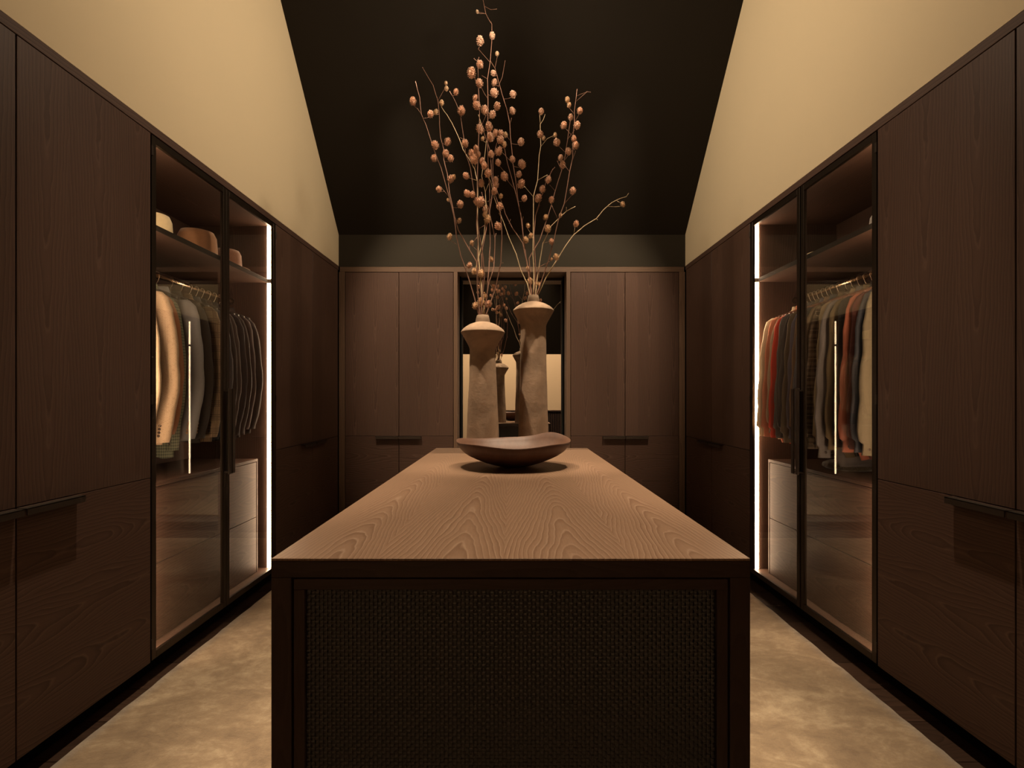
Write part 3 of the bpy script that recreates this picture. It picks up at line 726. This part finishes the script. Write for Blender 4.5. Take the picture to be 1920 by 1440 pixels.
# ------------------------------------------------------------------ clothes
def sup(cx, cy, cz, rx, ry, n=20, p=2.6, fold=0.0, ph=0.0, kf=5):
    out = []
    for i in range(n):
        a = 2*PI*i/n; c, s = math.cos(a), math.sin(a)
        x = abs(c)**(2/p)*(1 if c >= 0 else -1); y_ = abs(s)**(2/p)*(1 if s >= 0 else -1)
        w = fold*math.sin(kf*x*1.7+ph)
        out.append((cx+rx*x, cy+ry*y_+w, cz))
    return out
def body_mb(kind, hem, seed):
    rr = random.Random(seed); ph = rr.uniform(0, 6)
    if kind == 'blazer':
        prof = [(.045, .030, -.070), (.062, .034, -.085), (.10, .036, -.112), (.145, .036, -.142), (.168, .036, -.18), (.172, .036, -.24),
                (.168, .036, -.34), (.158, .032, -.46), (.155, .031, -.55), (.165, .033, -.68), (.172, .036, hem+.03), (.170, .034, hem)]
    else:
        prof = [(.040, .020, -.066), (.055, .026, -.080), (.10, .028, -.108), (.155, .027, -.138), (.178, .025, -.18), (.170, .024, -.26),
                (.165, .024, -.38), (.165, .024, -.52), (.168, .026, -.66), (.172, .028, -.78), (.165, .026, hem+.04), (.14, .022, hem)]
    rings = []
    dense = []
    for k in range(len(prof)-1):
        for t in (0, .5): dense.append(tuple(prof[k][j]+(prof[k+1][j]-prof[k][j])*t for j in range(3)))
    dense.append(prof[-1])
    for rx, ry, z in dense:
        f = min(1, max(0, (-z-.15)/.3))*(.006 if kind == 'blazer' else .010)
        rings.append(sup(0, 0, z, rx, ry, 28, 2.6, f, ph+z*3, 7))
    # hem dips unevenly
    rings[-1] = [(x, y_, z+.015*math.cos(x/.17*PI)*(1 if kind == 'shirt' else .3)+.004*math.sin(x*40+ph)) for x, y_, z in rings[-1]]
    return MB().loft(rings)
def sleeve_mb(kind, s, seed, cuff):
    rr = random.Random(seed+50*s)
    q = rr.uniform(-.008, .008)
    if kind == 'blazer':
        prof = [(.140, .030, .030, -.135), (.160, .040, .036, -.165), (.176, .046, .039, -.22), (.190+q, .047, .038, -.32), (.203+q, .046, .036, -.44), (.209+q, .045, .036, -.56),
                (.206+q, .044, .035, -.64), (.193+q, .042, .034, -.74), (.174+q, .040, .032, -.84), (.165+q, .038, .031, cuff)]
    else:
        prof = [(.150, .024, .020, -.132), (.172, .034, .024, -.155), (.188, .040, .026, -.21), (.200+q, .042, .026, -.32), (.208+q, .042, .026, -.45), (.216+q, .042, .026, -.58),
                (.221+q, .042, .026, -.68), (.224+q, .043, .025, -.78), (.222+q, .044, .026, cuff+.07), (.219+q, .030, .022, cuff+.055), (.219+q, .032, .023, cuff)]
    ph = rr.uniform(0, 6); rings = []
    for k in range(len(prof)-1):
        for t in (0, .5):
            o_, rx, ry, z = (prof[k][j]+(prof[k+1][j]-prof[k][j])*t for j in range(4))
            wr = (.0012 if kind == 'blazer' else .0022)*math.sin(z*26+ph)+.0006*math.sin(z*60+ph*2)
            rings.append(sup(s*(o_+wr), -.008+wr, z, rx+wr*.5, ry, 16, 2.2, .002 if kind == 'blazer' else .005, ph+z*8, 6))
    o_, rx, ry, z = prof[-1]; rings.append(sup(s*o_, -.008, z, rx, ry, 16, 2.2))
    return MB().loft(rings)
def collar_mb(kind):
    mb = MB(); rings = []
    hgt = .040 if kind == 'shirt' else .030
    rx, ry = (.046, .026) if kind == 'shirt' else (.056, .034)
    n = 24
    for fr_, hz in ((1.18, -.105), (1.22, -.098), (1.0, -.072+hgt*.4), (.92, -.070+hgt*.4), (.95, -.09)):
        ring = []
        for i in range(n):
            a = -PI/2+.35+(2*PI-.7)*i/(n-1)
            ring.append((rx*fr_*math.cos(a), ry*fr_*math.sin(a)+.004, hz+.008*math.sin(a)))
        rings.append(ring)
    mb.loft(rings, closed=False, cap=False)
    return mb
def lapel_mb(s):
    mb = MB()
    P = [(.045*s, -.034, -.10), (.085*s, -.041, -.20), (.070*s, -.041, -.215), (.088*s, -.041, -.24), (.012*s, -.040, -.50), (.004*s, -.040, -.50), (.020*s, -.036, -.25), (.030*s, -.034, -.12)]
    b = len(mb.v); n = len(P)
    mb.v += P+[(x, y_+.008, z) for x, y_, z in P]
    mb.face([b+i for i in range(n)]); mb.face([b+n+i for i in reversed(range(n))])
    for i in range(n): mb.face([b+i, b+n+i, b+n+(i+1) % n, b+(i+1) % n])
    return mb
BTN = MB().lathe([(.001, -.0015), (.0065, -.0015), (.0075, 0), (.0065, .0015), (.001, .0012)], 12)
btn_m = {}
def button_mesh(mat):
    if mat not in btn_m: btn_m[mat] = mesh('button', BTN, MAT[mat])
    return btn_m[mat]
MAT['btn_dark'] = plain('horn_button_dark', (0.03, 0.018, 0.012), 0.3)
MAT['btn_tan'] = plain('horn_button_tan', (0.30, 0.17, 0.09), 0.3)
BODY = {}
def hanger(s, y, kind, label, tilt):
    r = thing('clothes_hanger', label, 'hanger', (s*ROD_X, y, ROD_Z), 'hangers on the %s rod' % ('left' if s < 0 else 'right'), (0, 0, tilt))
    pts = []
    for k in range(13):
        a = math.radians(200-20*k); pts.append((.0165*math.cos(a), 0, .0165*math.sin(a)))
    pts += [(.006, 0, -.030), (-.001, 0, -.040), (0, 0, -.072)]
    pts = [(x*(1 if s < 0 else -1), y_, z) for x, y_, z in pts]
    part('hook', MB().tube(pts, .0016, 6), 'hook', r, local=True, label='bent steel hook')
    wood_ = kind == 'shirt'
    rings = []
    for k in range(-12, 13):
        t = k/12; x = t*.165; z = -.086-.050*abs(t)**1.25
        hh = .013 if wood_ else .010; tt = .008
        hh *= 1.0+.5*(1-abs(t))
        rings.append([(x, tt*math.cos(a), z+hh*math.sin(a)) for a in [2*PI*i/10 for i in range(10)]])
    part('shoulder_bar', MB().loft(rings), 'red_wood' if wood_ else 'black_plastic', r, local=True)
def garment(s, y, kind, mat, label, short, hem, cuff, seed, btn='btn_dark', scale=1.0, tilt=None):
    tilt = R.uniform(-.05, .05) if tilt is None else tilt
    name = 'blazer' if kind == 'blazer' else 'shirt'
    r = thing(name, label, name, (s*ROD_X, y, ROD_Z), '%s on the %s rod' % ('blazers' if kind == 'blazer' else 'shirts', 'left' if s < 0 else 'right'), (0, 0, tilt))
    r.scale = (scale, .80 if kind == 'blazer' else .70, 1)
    b = part(name+'_body', body_mb(kind, hem, seed), mat, r, local=True)
    part('collar', collar_mb(kind), mat, r, local=True)
    for q in (-1, 1):
        sl = part('sleeve', sleeve_mb(kind, q, seed, cuff), mat, r, local=True)
        if kind == 'blazer':
            part('lapel', lapel_mb(q), mat, r, local=True)
            for k in range(4):
                o = link('button', button_mesh(btn), sl, (q*(.176+k*.0025), -.0405, cuff+.035+k*.017), (PI/2, 0, 0))
        else:
            for k in range(1):
                o = link('button', button_mesh(btn), sl, (q*.222, -.034, cuff+.03), (PI/2, 0, 0))
    hanger(s, y, kind, 'hanger holding the '+short, tilt)
BL = [
 (2.345, cloth('cream_windowpane', (.50, .38, .26), 'window', (.36, .26, .17), p=.075), 'cream windowpane blazer nearest the glass door edge', 'cream windowpane blazer', -.87, -.85, 'btn_tan', 1.0),
 (2.445, cloth('beige_herringbone', (.40, .29, .195), 'tweed', (.20, .13, .08)), 'beige herringbone tweed blazer with dark cuff buttons', 'beige herringbone blazer', -.90, -.895, 'btn_dark', 1.06),
 (2.525, cloth('rust_wool', (.30, .135, .07)), 'rust brown blazer squeezed behind the beige herringbone one', 'rust brown blazer', -.88, -.86, 'btn_dark', .90),
 (2.590, cloth('green_gingham', (.22, .23, .16), 'check', (.05, .06, .045), p=.016), 'green gingham jacket hanging lowest behind the herringbone blazer', 'green gingham jacket', -.985, -.95, 'btn_dark', .78),
 (2.655, cloth('blue_grey_flannel', (.20, .195, .20)), 'blue-grey flannel blazer with tan cuff buttons', 'blue-grey blazer', -.90, -.895, 'btn_tan', 1.03),
 (2.765, cloth('charcoal_wool', (.035, .030, .027)), 'charcoal blazer with brown cuff buttons beside the blue-grey one', 'charcoal blazer', -.92, -.90, 'btn_tan', .97),
 (2.850, cloth('glen_check', (.22, .155, .095), 'glen', (.035, .025, .018), p=.08), 'brown glen check blazer in the middle of the row', 'glen check blazer', -.92, -.90, 'btn_dark', 1.05),
 (2.925, cloth('slate_navy', (.035, .037, .045)), 'slate navy blazer just behind the glen check one', 'slate navy blazer', -.92, -.905, 'btn_dark', 1.02),
 (2.985, cloth('black_wool', (.010, .009, .009)), 'black blazer hidden mostly by the middle door stile', 'black blazer', -.93, -.90, 'btn_dark', 1.0),
 (3.040, cloth('taupe_wool', (.035, .026, .024)), 'dark taupe blazer just right of the middle door stile', 'dark taupe blazer', -.93, -.90, 'btn_dark', 1.01),
 (3.105, cloth('ink_wool', (.010, .009, .012)), 'inky black-purple blazer in the far half of the row', 'inky black-purple blazer', -.93, -.91, 'btn_dark', 1.0),
 (3.165, cloth('espresso_wool', (.015, .010, .009)), 'espresso brown blazer third from the far end', 'espresso blazer', -.92, -.90, 'btn_dark', .99),
 (3.225, cloth('plum_brown_wool', (.030, .018, .017)), 'plum brown blazer second from the far end', 'plum brown blazer', -.91, -.88, 'btn_dark', .99),
 (3.290, cloth('dark_umber_wool', (.018, .013, .012)), 'dark umber blazer at the far end beside the light strip', 'dark umber blazer', -.91, -.88, 'btn_dark', 1.0)]
for i, (y, m, lab, sh, hem, cuff, bt, scl) in enumerate(BL):
    garment(-1, y, 'blazer', m, lab, sh, hem, cuff, 100+i, bt, scl)
SH = [
 (3.275, cloth('cream_linen', (.68, .54, .38)), 'cream linen shirt at the far end beside the light strip', 'cream linen shirt', -.94, -.93, 1.06),
 (3.235, cloth('salmon_cotton', (.55, .21, .13)), 'salmon pink shirt beside the cream linen one', 'salmon shirt', -.96, -.93, 1.02),
 (3.195, cloth('oat_cotton', (.42, .30, .20)), 'oat coloured shirt between the salmon and red shirts', 'oat shirt', -.95, -.90, 1.0),
 (3.155, cloth('red_cotton', (.55, .055, .03)), 'bright red shirt near the far end', 'bright red shirt', -.96, -.93, 1.0),
 (3.115, cloth('slate_cotton', (.105, .098, .092)), 'slate grey shirt next to the red one', 'slate grey shirt', -.95, -.93, 1.01),
 (3.075, cloth('graphite_cotton', (.055, .052, .050)), 'graphite shirt between slate grey and olive shirts', 'graphite shirt', -.95, -.92, 1.0),
 (3.030, cloth('olive_black_cord', (.10, .078, .050)), 'dark olive cord shirt just left of the door stile', 'dark olive cord shirt', -.97, -.95, 1.02),
 (2.985, cloth('lavender_navy', (.085, .080, .105)), 'dusky lavender-navy shirt behind the middle door stile', 'lavender-navy shirt', -.96, -.92, .99),
 (2.945, cloth('brown_cotton', (.16, .10, .06)), 'brown cotton shirt hidden behind the navy denim one', 'brown cotton shirt', -.95, -.91, .96),
 (2.885, cloth('navy_denim', (.055, .060, .070)), 'navy denim shirt with broad grey-blue shoulders', 'navy denim shirt', -.96, -.93, 1.06),
 (2.815, cloth('khaki_cord', (.27, .205, .135)), 'khaki overshirt with a worn light sleeve', 'khaki overshirt', -.97, -.95, 1.06),
 (2.765, cloth('brown_plaid', (.10, .075, .055), 'plaid', (.30, .235, .17), (.45, .38, .29), .045), 'brown and cream plaid shirt in the middle of the row', 'brown plaid shirt', -1.0, -.96, 1.03),
 (2.715, cloth('sand_cotton', (.26, .195, .12)), 'sand coloured shirt right behind the plaid one', 'sand shirt', -.98, -.95, 1.0),
 (2.665, cloth('grey_denim', (.14, .125, .12)), 'grey denim shirt with a pale turned-up hem', 'grey denim shirt', -1.04, -1.0, 1.04),
 (2.615, cloth('olive_twill', (.12, .088, .048)), 'olive twill shirt beside the grey denim one', 'olive twill shirt', -.98, -.95, .99),
 (2.565, cloth('black_cotton', (.022, .019, .018)), 'black shirt between olive twill and rust shirts', 'black shirt', -.97, -.93, .98),
 (2.510, cloth('rust_cotton', (.28, .09, .055)), 'rust red shirt near the camera end of the row', 'rust red shirt', -.98, -.95, 1.0),
 (2.455, cloth('dark_wine', (.07, .022, .018)), 'dark wine shirt behind the rust red one', 'dark wine shirt', -.97, -.93, .97),
 (2.405, cloth('midnight', (.025, .027, .034)), 'midnight blue shirt second from the camera end', 'midnight shirt', -.98, -.94, 1.0),
 (2.345, cloth('tan_twill', (.075, .060, .038)), 'tan twill shirt at the camera end beside the door edge', 'tan twill shirt', -.99, -.95, 1.02)]
for i, (y, m, lab, sh, hem, cuff, scl) in enumerate(SH):
    garment(1, y, 'shirt', m, lab, sh, hem, cuff, 200+i, 'btn_dark', scl)

# ------------------------------------------------------------------ hats
def hat(x, y, z, rcr, hcr, brim, mat, label, dent=.02, sq=1.15, turn=0.0):
    r = thing('felt_hat', label, 'hat', (x, y, z), None, (0, 0, turn))
    def fn(rr, zz, a):
        k = 1+.06*math.cos(2*a)
        z2 = zz
        if zz > hcr*.6: z2 = zz-dent*math.exp(-((math.sin(a))/.35)**2)*(1-min(1, rr/rcr))*(1 if rr < rcr*.8 else .3)
        if rr > rcr*1.3: z2 = zz+.012*abs(math.cos(a))**3
        return rr*k, z2
    prof = [(brim, .006), (brim*.85, .004), (rcr*1.12, .004), (rcr*1.02, .012), (rcr, hcr*.4), (rcr*.95, hcr*.78), (rcr*.82, hcr*.96), (rcr*.6, hcr), (rcr*.3, hcr*.985), (.002, hcr*.98)]
    pr = [(brim-.003, .001), (rcr*1.1, .0005)]+prof[::1]
    part('crown', MB().lathe([(rcr*1.05, .001)]+[(brim, .002)]+prof, 40, fn=fn), mat, r, local=True)
    band = MB().lathe([(rcr*1.03, .010), (rcr*1.035, .012), (rcr*1.02, .034), (rcr*1.0, .036)], 40, fn=lambda a_, b_, c_: (a_*(1+.06*math.cos(2*c_)), b_))
    part('hat_band', band, 'btn_dark', r, local=True)
ST = 2.1185
MAT['felt_cream'] = plain('cream_felt', (.72, .60, .38), .9, 0, .2, .08, 60, .1, .001, .3)
MAT['felt_brown'] = plain('caramel_felt', (.30, .15, .075), .9, 0, .2, .12, 60, .1, .001, .3)
MAT['felt_rose'] = plain('rosy_brown_felt', (.22, .105, .065), .95, 0, .2, .25, 90, .3, .002, .4)
MAT['felt_grey'] = plain('grey_felt', (.16, .15, .145), .9, 0, .2, .1, 60, .1, .001, .3)
MAT['felt_dark'] = plain('dark_felt', (.035, .025, .018), .9, 0, .2, .1, 60)
hat(-1.93, 2.60, ST, .088, .165, .145, 'felt_cream', 'cream felt hat nearest the viewer on the left top shelf', .02)
hat(-1.86, 2.86, ST, .098, .165, .155, 'felt_brown', 'caramel brown felt hat in the middle of the left top shelf', .012, turn=.5)
hat(-1.86, 3.15, ST, .090, .140, .14, 'felt_rose', 'rosy brown fuzzy felt hat furthest on the left top shelf', .012, turn=-.3)
hat(1.90, 2.43, ST, .085, .12, .145, 'felt_grey', 'grey felt hat nearest the viewer on the right top shelf', .01)
hat(1.90, 2.74, ST, .08, .055, .13, 'felt_dark', 'low dark felt hat second on the right top shelf', .005)
hat(1.86, 3.19, ST, .08, .05, .12, 'felt_dark', 'flat dark hat furthest on the right top shelf', .005)
# two folded caps between them
def cap(x, y, mat, mat2, label, turn):
    r = thing('flat_cap', label, 'cap', (x, y, ST), None, (0, 0, turn))
    dome = [(.095, 0), (.100, .014), (.098, .035), (.085, .054), (.055, .068), (.02, .073), (.001, .074)]
    part('crown', MB().lathe(dome, 28, fn=lambda a, b, c: (a*(1+.05*math.cos(c)), b)), mat, r, local=True)
    pk = MB(); n = 14
    for rr, zz in ((.085, .018), (.165, .004), (.165, .001), (.085, .014)):
        pk.v += [(rr*math.cos(a)*(1 if rr > .1 else .95), rr*.72*math.sin(a), zz) for a in [(-1.1+2.2*i/(n-1)) for i in range(n)]]
    for k in range(4):
        for i in range(n-1):
            k2 = (k+1) % 4; pk.face([k*n+i, k*n+i+1, k2*n+i+1, k2*n+i], None, True)
    part('peak', pk, mat2, r, local=True)
cap(1.88, 2.96, 'felt_cream', 'felt_rose', 'cream cap with rust peak on the right top shelf', 2.2)
cap(1.90, 3.08, 'felt_rose', 'felt_dark', 'small rosy brown cap behind the cream cap', -2.0) if False else None

# fuzzy round hat on the right chest
fz = thing('fur_hat', 'dark fuzzy flat round hat on the drawer chest in the right wardrobe', 'hat', (1.95, 2.80, .8845))
MAT['fur'] = plain('dark_olive_fur', (.055, .042, .024), .95, 0, .1, .45, 45, .9, .01, .4)
part('pad', MB().lathe([(.02, 0), (.115, .002), (.132, .014), (.130, .030), (.10, .046), (.05, .052), (.001, .053)], 40), 'fur', fz, local=True)
fh = MB()
for i in range(1700):
    a = R.uniform(0, 2*PI); q = math.sqrt(R.random()); rr = .13*q; z = .014+.038*(1-q**2.5)
    p = Vector((rr*math.cos(a), rr*math.sin(a), z)); d = Vector((math.cos(a)*q+R.uniform(-.5, .5), math.sin(a)*q+R.uniform(-.5, .5), R.uniform(.3, .9))).normalized()*R.uniform(.010, .020)
    t = d.cross(Vector((0, 0, 1))).normalized()*.0014; b = len(fh.v)
    fh.v += [tuple(p-t), tuple(p+t), tuple(p+d)]; fh.face([b, b+1, b+2])
fo = part('fur_pile', fh, 'fur', fz, local=True); fo['kind'] = 'stuff'

# ------------------------------------------------------------------ sideboard seen in the mirror
sb = thing('slatted_sideboard', 'black slatted sideboard against the rear wall, seen in the mirror', 'sideboard', (.55, REAR+.25, 0))
part('body', MB().box(-.55, 1.62, REAR+.01, REAR+.46, .06, .985), 'black', sb, 0.002)
part('top', MB().box(-.56, 1.63, REAR+.005, REAR+.50, .985, 1.005, 'x'), 'dark_wood', sb, 0.001)
part('plinth', MB().box(-.52, 1.6, REAR+.05, REAR+.42, 0, .06), 'black', sb)
sl = MB(); x = -.53
while x < 1.6:
    sl.box(x, x+.022, REAR+.46, REAR+.475, .08, .975); x += .040
so = part('slats', sl, 'dark_wood', sb); so['kind'] = 'stuff'

# ------------------------------------------------------------------ ceiling spot housings (above the frame); rear-wall and aisle ones are added
for i, (a, b, p, s) in enumerate(SPOTS[:9]):
    av = Vector(a); d = (Vector(b)-av).normalized()
    labs = ['black ceiling spotlight above the left vase', 'black ceiling spotlight above the right vase', 'black ceiling spotlight over the island, left of centre',
            'black ceiling spotlight over the island, right of centre', 'added unseen spotlight bouncing fill off the rear wall', 'black ceiling spotlight aimed at the far left cabinets', 'black ceiling spotlight aimed at the far right cabinets', 'added unseen spotlight brightening the left aisle rug', 'added unseen spotlight brightening the right aisle rug']
    r = thing('ceiling_spotlight', labs[i], 'spotlight', a, 'ceiling spotlights above the island')
    zc = RIDGE-PITCH*abs(a[1]-RIDGE_Y)
    part('housing', MB().tube([av-d*.10, av-d*.012], .045, 20), 'black', r)
    part('stem', MB().tube([av-d*.09, Vector((a[0], a[1], zc+.01))], .008, 8), 'black', r)
    part('lens', MB().tube([av-d*.013, av-d*.011], .036, 20), 'lens', r)
